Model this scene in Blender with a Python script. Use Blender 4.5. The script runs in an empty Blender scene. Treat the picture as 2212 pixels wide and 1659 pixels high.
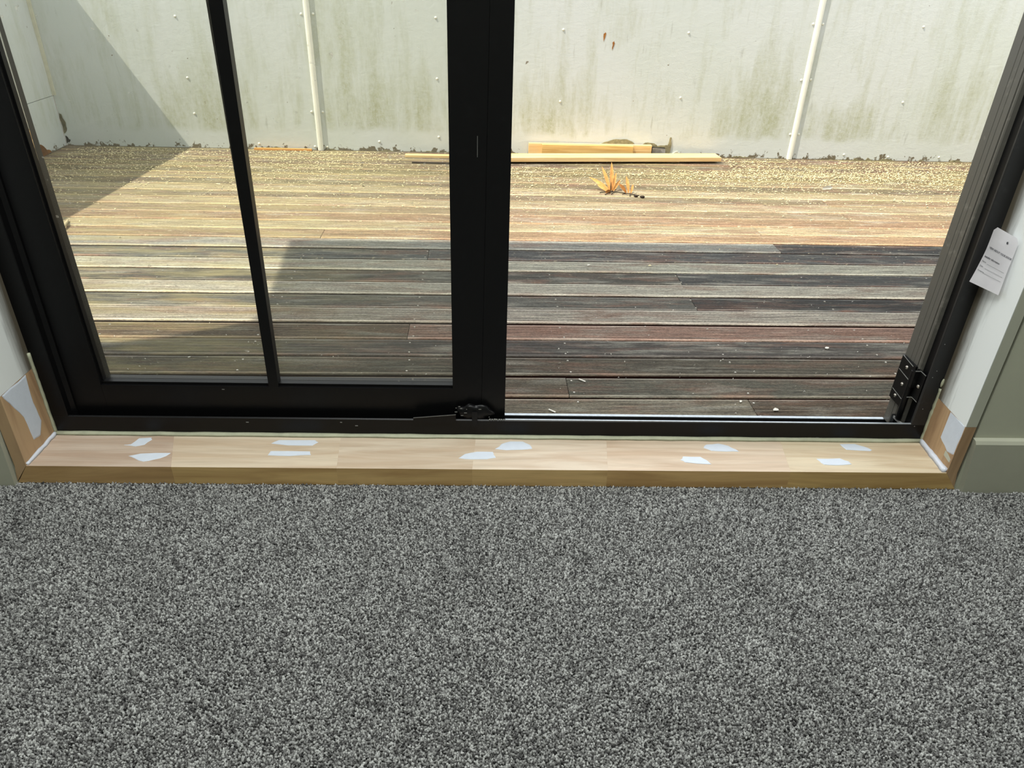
import bpy, bmesh, math, random
from mathutils import Vector, Matrix
random.seed(7)
R = random.random
def U(a, b): return a + (b - a) * R()
col = bpy.context.scene.collection
sc = bpy.context.scene

# ------------------------------------------------------------------ camera
PITCH, ROLL, YAW, FPX = 0.5333, 0.0316, 0.0389, 1570.768
cp, sp = math.cos(PITCH), math.sin(PITCH)
fw = Vector((math.sin(YAW) * cp, math.cos(YAW) * cp, -sp))
r0 = Vector((math.cos(YAW), -math.sin(YAW), 0)); u0 = r0.cross(fw)
rt = r0 * math.cos(ROLL) + u0 * math.sin(ROLL); up = -r0 * math.sin(ROLL) + u0 * math.cos(ROLL)
cd = bpy.data.cameras.new('camera'); cam = bpy.data.objects.new('camera', cd); col.objects.link(cam)
cd.sensor_fit = 'HORIZONTAL'; cd.sensor_width = 36; cd.lens = 36 * FPX / 2212; cd.clip_start = 0.01; cd.clip_end = 200
m = Matrix((rt, up, -fw)).transposed().to_4x4(); m.translation = Vector((0, -1.134, 0.9)); cam.matrix_world = m
sc.camera = cam

# ------------------------------------------------------------------ light and exposure
sc.view_settings.view_transform = 'Standard'; sc.view_settings.look = 'None'
sc.view_settings.gamma = 1; sc.view_settings.use_curve_mapping = False
sc.view_settings.exposure = 0.3
SX, SY = 0.60, 0.195                      # sun travels (SX, SY, -1)
ANG = 0.015                               # deck and courtyard stand turned this much to the door
w = bpy.data.worlds.new('sky'); sc.world = w; w.use_nodes = True
wn = w.node_tree; wn.nodes.clear()
sky = wn.nodes.new('ShaderNodeTexSky'); sky.sky_type = 'HOSEK_WILKIE'; sky.turbidity = 4
sky.sun_direction = Vector((-SX, -SY, 1)).normalized(); sky.ground_albedo = 0.4
mx = wn.nodes.new('ShaderNodeMixRGB'); mx.inputs[0].default_value = 0.80
mx.inputs[2].default_value = (0.95, 0.975, 1.0, 1)
bg = wn.nodes.new('ShaderNodeBackground'); bg.inputs[1].default_value = 2.2
ow = wn.nodes.new('ShaderNodeOutputWorld')
wn.links.new(sky.outputs[0], mx.inputs[1]); wn.links.new(mx.outputs[0], bg.inputs[0]); wn.links.new(bg.outputs[0], ow.inputs[0])
sd = bpy.data.lights.new('sun', 'SUN'); sun = bpy.data.objects.new('sun', sd); col.objects.link(sun)
sd.energy = 5.5; sd.angle = 0.0093; sd.color = (1, 0.92, 0.77)
ca, sa = math.cos(ANG), math.sin(ANG)
def od(x, y, z=0): return Vector((ca * x - sa * y, sa * x + ca * y, z))
sun.rotation_euler = od(SX, SY, -1).to_track_quat('-Z', 'Y').to_euler(); sun.location = (-3, -1, 6)
ld = bpy.data.lights.new('room_fill_light', 'AREA'); fill = bpy.data.objects.new('room_fill_light', ld); col.objects.link(fill)
ld.shape = 'RECTANGLE'; ld.size = 1.5; ld.size_y = 0.6; ld.energy = 44; ld.color = (0.97, 1.0, 0.98); fill.location = (0, -0.50, 2.28)  # added fill for the carpet and sill, no known lamp hangs here

# ------------------------------------------------------------------ helpers
def link_obj(name, me, mat=None, parent=None):
    o = bpy.data.objects.new(name, me); col.objects.link(o)
    if mat:
        for mm in (mat if isinstance(mat, (list, tuple)) else [mat]): me.materials.append(mm)
    if parent: o.parent = parent
    return o
def obj(name, bm, mat=None, parent=None, smooth=False, loc=None, rot=None):
    me = bpy.data.meshes.new(name); bmesh.ops.recalc_face_normals(bm, faces=bm.faces); bm.to_mesh(me); bm.free()
    if smooth:
        for p in me.polygons: p.use_smooth = True
    o = link_obj(name, me, mat, parent)
    if loc is not None: o.location = loc
    if rot is not None: o.rotation_euler = rot
    return o
def tag(o, label=None, cat=None, group=None, kind=None):
    if label: o['label'] = label
    if cat: o['category'] = cat
    if group: o['group'] = group
    if kind: o['kind'] = kind
    return o
def empty(name, label, cat, loc=(0, 0, 0), rz=0, group=None, kind=None):
    o = bpy.data.objects.new(name, None); col.objects.link(o); o.location = loc; o.rotation_euler = (0, 0, rz)
    o.empty_display_size = 0.05
    return tag(o, label, cat, group, kind)
def hexa(bm, P):          # 8 points: bottom 4 ccw, top 4 ccw
    v = [bm.verts.new(p) for p in P]
    for f in ((3, 2, 1, 0), (4, 5, 6, 7), (0, 1, 5, 4), (1, 2, 6, 5), (2, 3, 7, 6), (3, 0, 4, 7)):
        bm.faces.new([v[i] for i in f])
    return v
def box(bm, x0, x1, y0, y1, z0, z1):
    return hexa(bm, [(x0, y0, z0), (x1, y0, z0), (x1, y1, z0), (x0, y1, z0), (x0, y0, z1), (x1, y0, z1), (x1, y1, z1), (x0, y1, z1)])
def bev(bm, w=0.001, seg=1):
    bmesh.ops.bevel(bm, geom=[e for e in bm.edges if e.calc_face_angle(0) > 0.5], offset=w, segments=seg, affect='EDGES', profile=0.6)
    return bm
def bbox(x0, x1, y0, y1, z0, z1, w=0.0012, seg=1):
    bm = bmesh.new(); box(bm, x0, x1, y0, y1, z0, z1)
    if w: bev(bm, w, seg)
    return bm
def extrude_profile(bm, prof, f0, f1):     # prof list of 2D points, f0/f1 map to 3D at each end
    a = [bm.verts.new(f0(p)) for p in prof]; b = [bm.verts.new(f1(p)) for p in prof]
    n = len(prof)
    for i in range(n):
        j = (i + 1) % n; bm.faces.new((a[i], a[j], b[j], b[i]))
    bm.faces.new(a); bm.faces.new(b[::-1])
def lin(n, c): return tuple(((x / 255 + 0.055) / 1.055) ** 2.4 if x > 10 else x / 255 / 12.92 for x in c) + (1,)

class NT:
    def __init__(s, name):
        s.m = bpy.data.materials.new(name); s.m.use_nodes = True; s.t = s.m.node_tree
        s.b = s.t.nodes['Principled BSDF']; s.o = s.t.nodes['Material Output']
    def n(s, ty, **kw):
        x = s.t.nodes.new(ty)
        for k, v in kw.items(): setattr(x, k, v)
        return x
    def l(s, a, b): s.t.links.new(a, b)
    def coord(s, scale=(1, 1, 1), out='Object', rnd=False):
        tc = s.n('ShaderNodeTexCoord'); src = tc.outputs[out]
        if rnd:
            oi = s.n('ShaderNodeObjectInfo'); ad = s.n('ShaderNodeVectorMath', operation='MULTIPLY_ADD')
            ad.inputs[0].default_value = (37, 19, 11)
            cx = s.n('ShaderNodeCombineXYZ')
            for i in range(3): s.l(oi.outputs['Random'], cx.inputs[i])
            s.l(cx.outputs[0], ad.inputs[1]); s.l(src, ad.inputs[2]); src = ad.outputs[0]
        mp = s.n('ShaderNodeMapping'); mp.inputs['Scale'].default_value = scale; s.l(src, mp.inputs[0]); return mp.outputs[0]
    def noise(s, vec, scale=5, detail=4, rough=0.6, dist=0):
        x = s.n('ShaderNodeTexNoise'); x.inputs['Scale'].default_value = scale; x.inputs['Detail'].default_value = detail
        x.inputs['Roughness'].default_value = rough; x.inputs['Distortion'].default_value = dist
        s.l(vec, x.inputs['Vector']); return x.outputs['Fac']
    def ramp(s, fac, stops, interp='LINEAR'):
        x = s.n('ShaderNodeValToRGB'); x.color_ramp.interpolation = interp
        e = x.color_ramp.elements
        while len(e) < len(stops): e.new(0.5)
        for i, (p, c) in enumerate(stops):
            e[i].position = p; e[i].color = c if len(c) == 4 else tuple(c) + (1,)
        s.l(fac, x.inputs[0]); return x.outputs[0]
    def g(s, v): return (v, v, v, 1)
    def mix(s, fac, a, b, mode='MIX'):
        x = s.n('ShaderNodeMixRGB', blend_type=mode)
        for i, v in ((0, fac), (1, a), (2, b)):
            if hasattr(v, 'type') or hasattr(v, 'links'): s.l(v, x.inputs[i])
            else: x.inputs[i].default_value = v
        return x.outputs[0]
    def math(s, op, a, b=0.0, c=0.0, clamp=False):
        x = s.n('ShaderNodeMath', operation=op, use_clamp=clamp)
        for i, v in enumerate((a, b, c)):
            if hasattr(v, 'links'): s.l(v, x.inputs[i])
            else: x.inputs[i].default_value = v
        return x.outputs[0]
    def bump(s, h, strength=0.3, dist=0.002):
        x = s.n('ShaderNodeBump'); x.inputs['Strength'].default_value = strength; x.inputs['Distance'].default_value = dist
        s.l(h, x.inputs['Height']); s.l(x.outputs[0], s.b.inputs['Normal']); return x
    def fin(s, color=None, rough=0.6, spec=0.5, metal=0):
        if color is not None:
            if hasattr(color, 'links'): s.l(color, s.b.inputs['Base Color'])
            else: s.b.inputs['Base Color'].default_value = color
        if hasattr(rough, 'links'): s.l(rough, s.b.inputs['Roughness'])
        else: s.b.inputs['Roughness'].default_value = rough
        s.b.inputs['Specular IOR Level'].default_value = spec; s.b.inputs['Metallic'].default_value = metal
        return s.m

# ------------------------------------------------------------------ materials
def m_deck(name='weathered_decking', boost=1.0):
    t = NT(name)
    oi = t.n('ShaderNodeObjectInfo')
    grain = t.noise(t.coord((1.3, 90, 20), rnd=True), 5, 8, 0.74, 0.4)
    patch = t.noise(t.coord((3, 14, 5), rnd=True), 1.3, 5, 0.65, 0.5)
    fine = t.noise(t.coord((40, 300, 60), rnd=True), 3, 3, 0.8)
    c = t.mix(1.0, oi.outputs['Color'], t.ramp(grain, [(0.32, (0.20, 0.18, 0.165)), (0.46, (0.80, 0.79, 0.78)), (0.54, (1.08, 1.08, 1.06)), (0.68, (2.1, 2.06, 1.95))]), 'MULTIPLY')
    c = t.mix(t.ramp(patch, [(0.48, t.g(0)), (0.68, t.g(0.6))]), c, (0.21, 0.115, 0.08, 1))
    patch2 = t.noise(t.coord((2.3, 16, 5), rnd=True), 1.9, 4, 0.6, 0.3)
    c = t.mix(t.ramp(patch2, [(0.52, t.g(0)), (0.7, t.g(0.5))]), c, (0.36, 0.35, 0.30, 1))
    c = t.mix(1.0, c, t.ramp(fine, [(0.32, t.g(0.5)), (0.68, t.g(1.5))]), 'MULTIPLY')
    # moss and pale litter on the far boards, by place
    ge = t.n('ShaderNodeNewGeometry'); sx = t.n('ShaderNodeSeparateXYZ'); t.l(ge.outputs['Position'], sx.inputs[0])
    mr = t.n('ShaderNodeMapRange'); mr.inputs[1].default_value = 1.5; mr.inputs[2].default_value = 2.5; t.l(sx.outputs[1], mr.inputs[0])
    mn = t.noise(t.coord((2.2, 9, 3), rnd=True), 1.7, 5, 0.65)
    mo = t.math('MULTIPLY', mr.outputs[0], t.ramp(mn, [(0.45, t.g(0)), (0.62, t.g(0.8))]))
    c = t.mix(mo, c, (0.21, 0.18, 0.09, 1))
    # warm sun tint painted on boards left of the glazing bar, some algae green
    xr = t.n('ShaderNodeMapRange'); xr.inputs[1].default_value = -0.25; xr.inputs[2].default_value = -0.75; t.l(sx.outputs[0], xr.inputs[0])
    an = t.noise(t.coord((1.6, 10, 3), rnd=True), 2.1, 4, 0.6)
    c = t.mix(t.math('MULTIPLY', xr.outputs[0], t.ramp(an, [(0.42, t.g(0.0)), (0.66, t.g(0.5))])), c, (0.36, 0.31, 0.15, 1))
    vc = t.coord((55, 130, 60), rnd=True)
    fl = t.ramp(t.noise(vc, 1.0, 2, 0.5), [(0.655, t.g(0)), (0.69, t.g(1))])
    mr2 = t.n('ShaderNodeMapRange'); mr2.inputs[1].default_value = 0.9; mr2.inputs[2].default_value = 2.3; mr2.inputs[3].default_value = 0.06; mr2.inputs[4].default_value = 0.95
    t.l(sx.outputs[1], mr2.inputs[0])
    c = t.mix(t.math('MULTIPLY', fl, mr2.outputs[0]), c, (0.52, 0.47, 0.33, 1))
    if boost != 1.0: c = t.mix(1.0, c, (boost, boost * 0.96, boost * 0.92, 1), 'MULTIPLY')
    t.bump(grain, 0.6, 0.0015)
    return t.fin(c, 0.62, 0.35)
def m_outwall():
    t = NT('stained_painted_sheet')
    tc = t.n('ShaderNodeTexCoord'); s = t.n('ShaderNodeSeparateXYZ'); t.l(tc.outputs['Object'], s.inputs[0])
    X, Z = s.outputs[0], s.outputs[2]
    streak = t.noise(t.coord((9, 9, 1.6)), 1.6, 6, 0.68, 0.25)
    blot = t.noise(t.coord((1.5, 1.5, 1.0)), 1.5, 3, 0.5, 0.2)
    speck = t.noise(t.coord((1, 1, 0.8)), 70, 4, 0.75)
    lowc = t.noise(t.coord((1, 1, 0.2)), 5, 3, 0.6)
    zz = t.math('ADD', Z, t.math('MULTIPLY', lowc, 0.10))
    win = t.ramp(zz, [(0.105, t.g(0)), (0.14, t.g(1)), (0.55, t.g(0.75)), (0.9, t.g(0.45))])
    def blob(cx, cz, rx, rz):
        a = t.math('DIVIDE', t.math('SUBTRACT', X, cx), rx); b = t.math('DIVIDE', t.math('SUBTRACT', Z, cz), rz)
        d = t.math('ADD', t.math('MULTIPLY', a, a), t.math('MULTIPLY', b, b))
        return t.math('SUBTRACT', 1.0, d, clamp=True)
    bl = blob(-0.50, 0.14, 0.42, 0.34)
    for a in ((0.42, 0.22, 0.30, 0.22), (1.42, 0.20, 0.32, 0.30), (1.95, 0.12, 0.30, 0.18), (-0.68, 0.55, 0.2, 0.35), (2.55, 0.2, 0.25, 0.3), (-1.45, 0.18, 0.3, 0.3)):
        bl = t.math('MAXIMUM', bl, blob(*a))
    st = t.ramp(t.math('ADD', streak, t.math('MULTIPLY', bl, 0.17)), [(0.48, t.g(0)), (0.74, t.g(0.75)), (0.88, t.g(1))])
    st = t.math('MULTIPLY', st, win)
    st = t.math('MULTIPLY', st, t.ramp(speck, [(0.30, t.g(0.35)), (0.6, t.g(1))]))
    c = t.mix(t.ramp(blot, [(0.4, t.g(0)), (0.6, t.g(0.35))]), lin(0, (203, 208, 206)), lin(0, (191, 199, 190)))
    c = t.mix(st, c, lin(0, (160, 163, 130)))
    dark = t.noise(t.coord((28, 28, 4)), 1.6, 3, 0.6)
    c = t.mix(t.math('MULTIPLY', t.ramp(dark, [(0.66, t.g(0)), (0.76, t.g(0.3))]), win), c, lin(0, (120, 118, 98)))
    # flaked paint along the foot and rust-coloured spots
    foot = t.noise(t.coord((12, 12, 10)), 2.2, 5, 0.7)
    fz = t.math('SUBTRACT', t.math('ADD', Z, 0.030), t.math('MULTIPLY', t.ramp(foot, [(0.50, t.g(0)), (0.75, t.g(1))]), 0.06))
    c = t.mix(t.ramp(fz, [(0.0, t.g(1)), (0.0015, t.g(0))]), c, lin(0, (112, 104, 86)))
    sp = t.noise(t.coord((1, 1, 1)), 33, 2, 0.5)
    c = t.mix(t.ramp(sp, [(0.775, t.g(0)), (0.79, t.g(0.8))]), c, lin(0, (110, 92, 66)))
    h1 = t.noise(t.coord((1, 1, 1.6)), 26, 5, 0.6, 0.4); h2 = t.noise(t.coord((1, 1, 1)), 160, 3, 0.6)
    t.bump(t.math('ADD', h1, t.math('MULTIPLY', h2, 0.35)), 0.32, 0.003)
    return t.fin(c, 0.75, 0.25)
def m_plain(name, c, rough=0.6, spec=0.4, var=0.0, scale=8, bump=0.0, metal=0, bs=120):
    t = NT(name)
    cc = c if len(c) == 4 else lin(0, c)
    if var:
        n = t.noise(t.coord((1, 1, 1)), scale, 5, 0.6)
        cc = t.mix(1.0, cc, t.ramp(n, [(0.3, t.g(1 - var)), (0.7, t.g(1 + var))]), 'MULTIPLY')
    if bump: t.bump(t.noise(t.coord((1, 1, 1)), bs, 4, 0.6), bump, 0.002)
    return t.fin(cc, rough, spec, metal)
def m_pine(name, c, c2, streak=0.5, sc_=(1.2, 14, 14), rnd=True, rough=0.5):
    t = NT(name)
    oi = t.n('ShaderNodeObjectInfo')
    w1 = t.noise(t.coord(sc_, rnd=rnd), 2.4, 5, 0.55, 0.8)
    w2 = t.noise(t.coord(tuple(x * 2.5 for x in sc_), rnd=rnd), 3, 4, 0.6, 0.2)
    c0 = t.mix(t.ramp(w1, [(0.42, t.g(0)), (0.62, t.g(streak))]), lin(0, c), lin(0, c2))
    c0 = t.mix(1.0, c0, t.ramp(w2, [(0.3, t.g(0.93)), (0.7, t.g(1.06))]), 'MULTIPLY')
    c0 = t.mix(1.0, c0, oi.outputs['Color'], 'MULTIPLY')
    return t.fin(c0, rough, 0.35)
def m_jamb_timber():
    t = NT('patched_jamb_timber')
    w1 = t.noise(t.coord((14, 14, 1.6), rnd=True), 2.2, 5, 0.55, 0.5)
    c = t.mix(t.ramp(w1, [(0.4, t.g(0)), (0.65, t.g(1))]), lin(0, (186, 156, 120)), lin(0, (150, 120, 90)))
    return t.fin(c, 0.5, 0.35)
def m_reveal():
    t = NT('white_reveal_paint')
    tc = t.n('ShaderNodeTexCoord'); s = t.n('ShaderNodeSeparateXYZ'); t.l(tc.outputs['Object'], s.inputs[0])
    n1 = t.noise(t.coord((60, 60, 5)), 1.0, 5, 0.7, 0.4)
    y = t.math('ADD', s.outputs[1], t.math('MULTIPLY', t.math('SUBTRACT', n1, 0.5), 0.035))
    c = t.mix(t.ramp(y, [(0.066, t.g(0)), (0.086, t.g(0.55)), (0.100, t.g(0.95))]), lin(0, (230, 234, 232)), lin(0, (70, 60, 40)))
    n2 = t.noise(t.coord((50, 50, 4)), 1.5, 3, 0.6)
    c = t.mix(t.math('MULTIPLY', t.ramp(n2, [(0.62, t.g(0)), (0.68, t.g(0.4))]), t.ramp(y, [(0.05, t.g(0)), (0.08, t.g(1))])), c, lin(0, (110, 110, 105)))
    return t.fin(c, 0.4, 0.5)
def m_black(name='black_powder_coat', bc=(12, 12, 13), spec=0.22, rough=0.38):
    t = NT(name)
    n = t.noise(t.coord((1, 1, 1)), 500, 2, 0.5)
    d = t.noise(t.coord((1, 1, 1)), 40, 3, 0.6)
    c = t.mix(t.ramp(d, [(0.60, t.g(0)), (0.80, t.g(0.35))]), lin(0, bc), lin(0, tuple(x * 1.8 for x in bc)))
    t.bump(n, 0.12, 0.0005)
    return t.fin(c, rough, spec)
def m_carpet(pile=True):
    t = NT('grey_fleck_carpet' if pile else 'grey_carpet_backing')
    ge = t.n('ShaderNodeNewGeometry')
    mp = t.n('ShaderNodeMapping'); t.l(ge.outputs['Position'], mp.inputs[0])
    clump = t.noise(mp.outputs[0], 210, 3, 0.7)
    broad = t.noise(mp.outputs[0], 9, 4, 0.6)
    oi = t.n('ShaderNodeObjectInfo')
    v = t.math('ADD', t.math('MULTIPLY', clump, 1.0), t.math('MULTIPLY', oi.outputs['Random'] if pile else t.noise(mp.outputs[0], 420, 2, 0.6), 0.42))
    c = t.ramp(v, [(0.42, lin(0, (48, 48, 48))), (0.58, lin(0, (92, 91, 90))), (0.74, lin(0, (133, 133, 131))), (0.95, lin(0, (184, 185, 182)))])
    c = t.mix(1.0, c, t.ramp(broad, [(0.3, t.g(0.86)), (0.7, t.g(1.12))]), 'MULTIPLY')
    return t.fin(c, 0.9, 0.1)
def m_glass():
    t = NT('dusty_clear_glass'); t.t.nodes.remove(t.b)
    tr = t.n('ShaderNodeBsdfTransparent'); tr.inputs[0].default_value = (0.955, 0.965, 0.945, 1)
    gl = t.n('ShaderNodeBsdfGlossy'); gl.inputs['Roughness'].default_value = 0.02
    df = t.n('ShaderNodeBsdfDiffuse'); df.inputs[0].default_value = (0.75, 0.70, 0.58, 1)
    fr = t.n('ShaderNodeFresnel'); fr.inputs[0].default_value = 1.45
    m1 = t.n('ShaderNodeMixShader'); m2 = t.n('ShaderNodeMixShader')
    fac = t.math('MULTIPLY', fr.outputs[0], 0.6)
    t.l(fac, m1.inputs[0]); t.l(tr.outputs[0], m1.inputs[1]); t.l(gl.outputs[0], m1.inputs[2])
    sp = t.ramp(t.noise(t.coord((1, 1, 1)), 75, 1, 0.4), [(0.745, t.g(0.03)), (0.775, t.g(0.32))])
    du = t.ramp(t.noise(t.coord((1, 1, 1)), 6, 5, 0.6), [(0.35, t.g(0.025)), (0.7, t.g(0.065))])
    t.l(t.math('MAXIMUM', sp, du), m2.inputs[0]); t.l(m1.outputs[0], m2.inputs[1]); t.l(df.outputs[0], m2.inputs[2])
    t.l(m2.outputs[0], t.o.inputs[0]); return t.m

M = dict(
    deck=m_deck(), lip=m_deck('highlit_board_edge', 1.55), outwall=m_outwall(), black=m_black(), jblack=m_black('lit_black_jamb', (36, 36, 36), 0.35, 0.42), rib=m_black('sheen_ribbed_jamb', (86, 84, 78), 0.5, 0.4), glass=m_glass(), pile=m_carpet(True), floor=m_carpet(False),
    batten=m_plain('batten_paint', (232, 232, 220), 0.45, 0.5, 0.04, 30),
    wallpaint=m_plain('interior_wall_paint', (184, 186, 167), 0.55, 0.35, 0.03, 3, 0.08, bs=200),
    edgepaint=m_plain('jamb_edge_paint', (182, 184, 168), 0.45, 0.4, 0.04, 10, 0.08),
    skirt=m_plain('skirting_paint', (176, 177, 160), 0.4, 0.45, 0.05, 8, 0.1, bs=60),
    reveal=m_reveal(), jamb=m_jamb_timber(),
    sill=m_pine('clear_pine_sill', (205, 192, 173), (184, 163, 140), 0.8),
    silledge=m_pine('yellow_pine_edge', (206, 176, 122), (172, 140, 92), 0.8),  # front faces yellower and darker than the sill top
    offcut=m_pine('fresh_pine_offcut', (226, 200, 150), (208, 168, 112), 0.8, (1.0, 22, 22)),
    offcut2=m_pine('yellow_pine_offcut', (212, 184, 124), (182, 146, 86), 0.8, (1.0, 18, 22)),
    filler=m_plain('pale_wood_filler', (205, 212, 222), 0.55, 0.4, 0.03, 60, 0.15, bs=300),
    sealant=m_plain('old_sealant', (168, 170, 146), 0.5, 0.4, 0.12, 40, 0.3, bs=150),
    caulk=m_plain('fresh_white_caulk', (205, 210, 220), 0.22, 0.6, 0.03, 40),
    alu=m_plain('highlight_aluminium', (176, 184, 190), 0.35, 0.5, 0.12, 120, metal=0.5),
    steel=m_plain('screw_steel', (175, 170, 160), 0.35, 0.5, 0.1, 200, metal=0.8),
    dark=m_plain('screw_slot', (15, 15, 15), 0.7), mark=m_plain('scratch_highlight_grey', (122, 122, 118), 0.6),
    paper=m_plain('tag_paper', (240, 238, 240), 0.7, 0.2, 0.04, 30), ink=m_plain('tag_ink', (70, 72, 76), 0.7, 0.2),
    rule=m_plain('tag_rule', (150, 152, 152), 0.7, 0.2),
    side=m_plain('shaded_red_board_side', (46, 26, 22), 0.8, 0.15, 0.3, 9), ground=m_plain('shaded_ground', (50, 44, 38), 0.9, 0.2, 0.2, 5), joist=m_plain('joist_timber', (70, 55, 42), 0.8, 0.2, 0.2, 9),
    plaster=m_plain('ceiling_plaster', (205, 206, 200), 0.8, 0.2),
    roof=m_plain('eave_sheet', (190, 190, 184), 0.7, 0.3), clad=m_plain('house_cladding', (196, 196, 184), 0.7, 0.3, 0.04, 4),
    leaf=m_plain('dry_orange_leaf', (216, 158, 92), 0.6, 0.3, 0.25, 60), leaf2=m_plain('dry_brown_leaf', (150, 98, 44), 0.6, 0.3, 0.25, 60),
    twig=m_plain('dark_twig', (52, 44, 38), 0.8, 0.2), stick=m_plain('pale_stick', (172, 160, 128), 0.7, 0.3, 0.2, 50),
    shaving=m_plain('pale_shaving', (204, 192, 152), 0.8, 0.2, 0.2, 30), chip=m_plain('white_chip', (214, 210, 200), 0.7, 0.2),
    exposed=m_plain('exposed_sheet_core', (138, 132, 104), 0.85, 0.2, 0.35, 50, 0.6, bs=120),
    flake=m_plain('lifted_paint_flake', (206, 204, 184), 0.7, 0.2, 0.08, 40),
    zinc=m_plain('grey_flashing', (150, 150, 148), 0.4, 0.5, 0.15, 60, metal=0.3),
)

# ================================================================== ROOM
ZD = -0.03
XL, XR = -0.877, 0.917
DY = 0.111                                # depth of reveal
tag(obj('floor', bbox(-2.3, 2.4, -3.2, 0.05, -0.06, -0.006, 0), M['floor']), 'grey flecked carpet floor running up to the timber sill', 'floor', kind='structure')
tag(obj('ceiling', bbox(-2.3, 2.4, -3.2, 0.2, 2.4, 2.46, 0), M['plaster']), 'pale ceiling above the carpeted room', 'ceiling', kind='structure')
tag(obj('wall_rear', bbox(-2.3, 2.4, -3.3, -3.2, -0.06, 2.46, 0), M['wallpaint']), 'plain painted wall behind the viewer', 'wall', kind='structure')
tag(obj('wall_inner_left', bbox(-2.4, -2.3, -3.3, 0.0, -0.06, 2.46, 0), M['wallpaint']), 'plain painted side wall on the left of the room', 'wall', kind='structure')
tag(obj('wall_inner_right', bbox(2.4, 2.5, -3.3, 0.0, -0.06, 2.46, 0), M['wallpaint']), 'plain painted side wall on the right of the room', 'wall', kind='structure')
def near_wall(name, x0, x1, label):
    o = empty(name, label, 'wall', kind='structure')
    obj('lining', bbox(x0, x1, 0.003, 0.09, -0.06, 2.4, 0), M['wallpaint'], o)
    obj('cladding', bbox(x0, x1, 0.091, 0.197, -0.3, 2.10, 0), M['clad'], o)
    return o
near_wall('wall_front_left', -2.6, XL - 0.025, 'grey green painted wall at the left edge beside the door')
near_wall('wall_front_right', XR + 0.026, 3.3, 'grey green painted wall right of the door above the skirting')
hd = empty('wall_front_head', 'painted wall over the door opening, above the photograph', 'wall', kind='structure')
obj('lining', bbox(XL - 0.025, XR + 0.026, 0.003, 0.09, 2.03, 2.4, 0), M['wallpaint'], hd)
obj('cladding', bbox(XL - 0.025, XR + 0.026, 0.091, 0.197, 2.03, 2.10, 0), M['clad'], hd)
def skirting(name, x0, x1, slant, label):
    bm = bmesh.new()
    prof = [(0.0029, -0.006), (-0.010, -0.006), (-0.010, 0.112), (-0.006, 0.118), (0.0029, 0.120)]
    extrude_profile(bm, prof, lambda p: (x0 + slant[0] * p[1], p[0], p[1]), lambda p: (x1 + slant[1] * p[1], p[0], p[1]))
    return tag(obj(name, bm, M['skirt']), label, 'skirting', kind='structure')
skirting('baseboard_right', 0.953, 2.4, (-0.11, 0), 'painted skirting board right of the door with chipped top edge')
skirting('baseboard_left', -2.3, -0.9045, (0, 0.04), 'painted skirting board at the left edge beside the door liner')

# timber liner: sill, lower jambs (bare), upper jambs (painted)
T = 0.0362
trim = empty('trim_1', 'bare pine sill under the black door, patched with pale filler', 'sill', kind='structure')
jx = [(XL - 0.027, XL), (-0.640, -0.605), (-0.301, -0.290), (-0.023, -0.028), (0.249, 0.237), (0.616, 0.600), (XR + 0.027, XR)]
tones = [(0.86, 0.80, 0.80), (1.0, 0.97, 0.92), (0.98, 0.95, 0.92), (1.02, 0.99, 0.97), (1.0, 0.94, 0.90), (1.0, 0.97, 0.86)]
for i in range(6):
    a, b = jx[i], jx[i + 1]; g = 0.00003
    bm = bmesh.new()
    if i == 0:      # mitred end on the left
        P = [(XL - 0.027, 0, -0.004), (b[1] - g, 0, -0.004), (b[0] + (b[1]-b[0])*0 - g, DY + 0.05, -0.004), (XL - 0.004, DY + 0.05, -0.004),
             (XL, 0, T), (b[1] - g, 0, T), (b[0] - g, DY, T), (XL, DY, T)]
    elif i == 5:
        P = [(a[1] + g, 0, -0.004), (XR + 0.027, 0, -0.004), (XR + 0.004, DY + 0.05, -0.004), (a[0] + g, DY + 0.05, -0.004),
             (a[1] + g, 0, T), (XR - 0.003, 0, T), (XR + 0.003, DY, T), (a[0] + g, DY, T)]
    else:
        P = [(a[1] + g, 0, -0.004), (b[1] - g, 0, -0.004), (b[0] - g, DY + 0.05, -0.004), (a[0] + g, DY + 0.05, -0.004),
             (a[1] + g, 0, T), (b[1] - g, 0, T), (b[0] - g, DY, T), (a[0] + g, DY, T)]
    hexa(bm, P); 
    for f in bm.faces:
        f.normal_update()
        if f.calc_center_median().y < 0.001: f.material_index = 1
    o = obj('pine_block', bm, [M['sill'], M['silledge']], trim); o.color = tones[i] + (1,)
def blob_patch(name, pts, h, mat, parent, f):      # thin raised patch from an outline, f maps (u,v,h)->3D
    bm = bmesh.new(); n = len(pts)
    cx = sum(p[0] for p in pts) / n; cy = sum(p[1] for p in pts) / n
    r1 = [bm.verts.new(f(p[0], p[1], 0.0001)) for p in pts]
    r2 = [bm.verts.new(f(cx + (p[0] - cx) * 0.93, cy + (p[1] - cy) * 0.95, h)) for p in pts]
    for i in range(n):
        j = (i + 1) % n; bm.faces.new((r1[i], r1[j], r2[j], r2[i]))
    bm.faces.new(r2); bm.faces.new(r1[::-1])
    return obj(name, bm, mat, parent)
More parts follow.
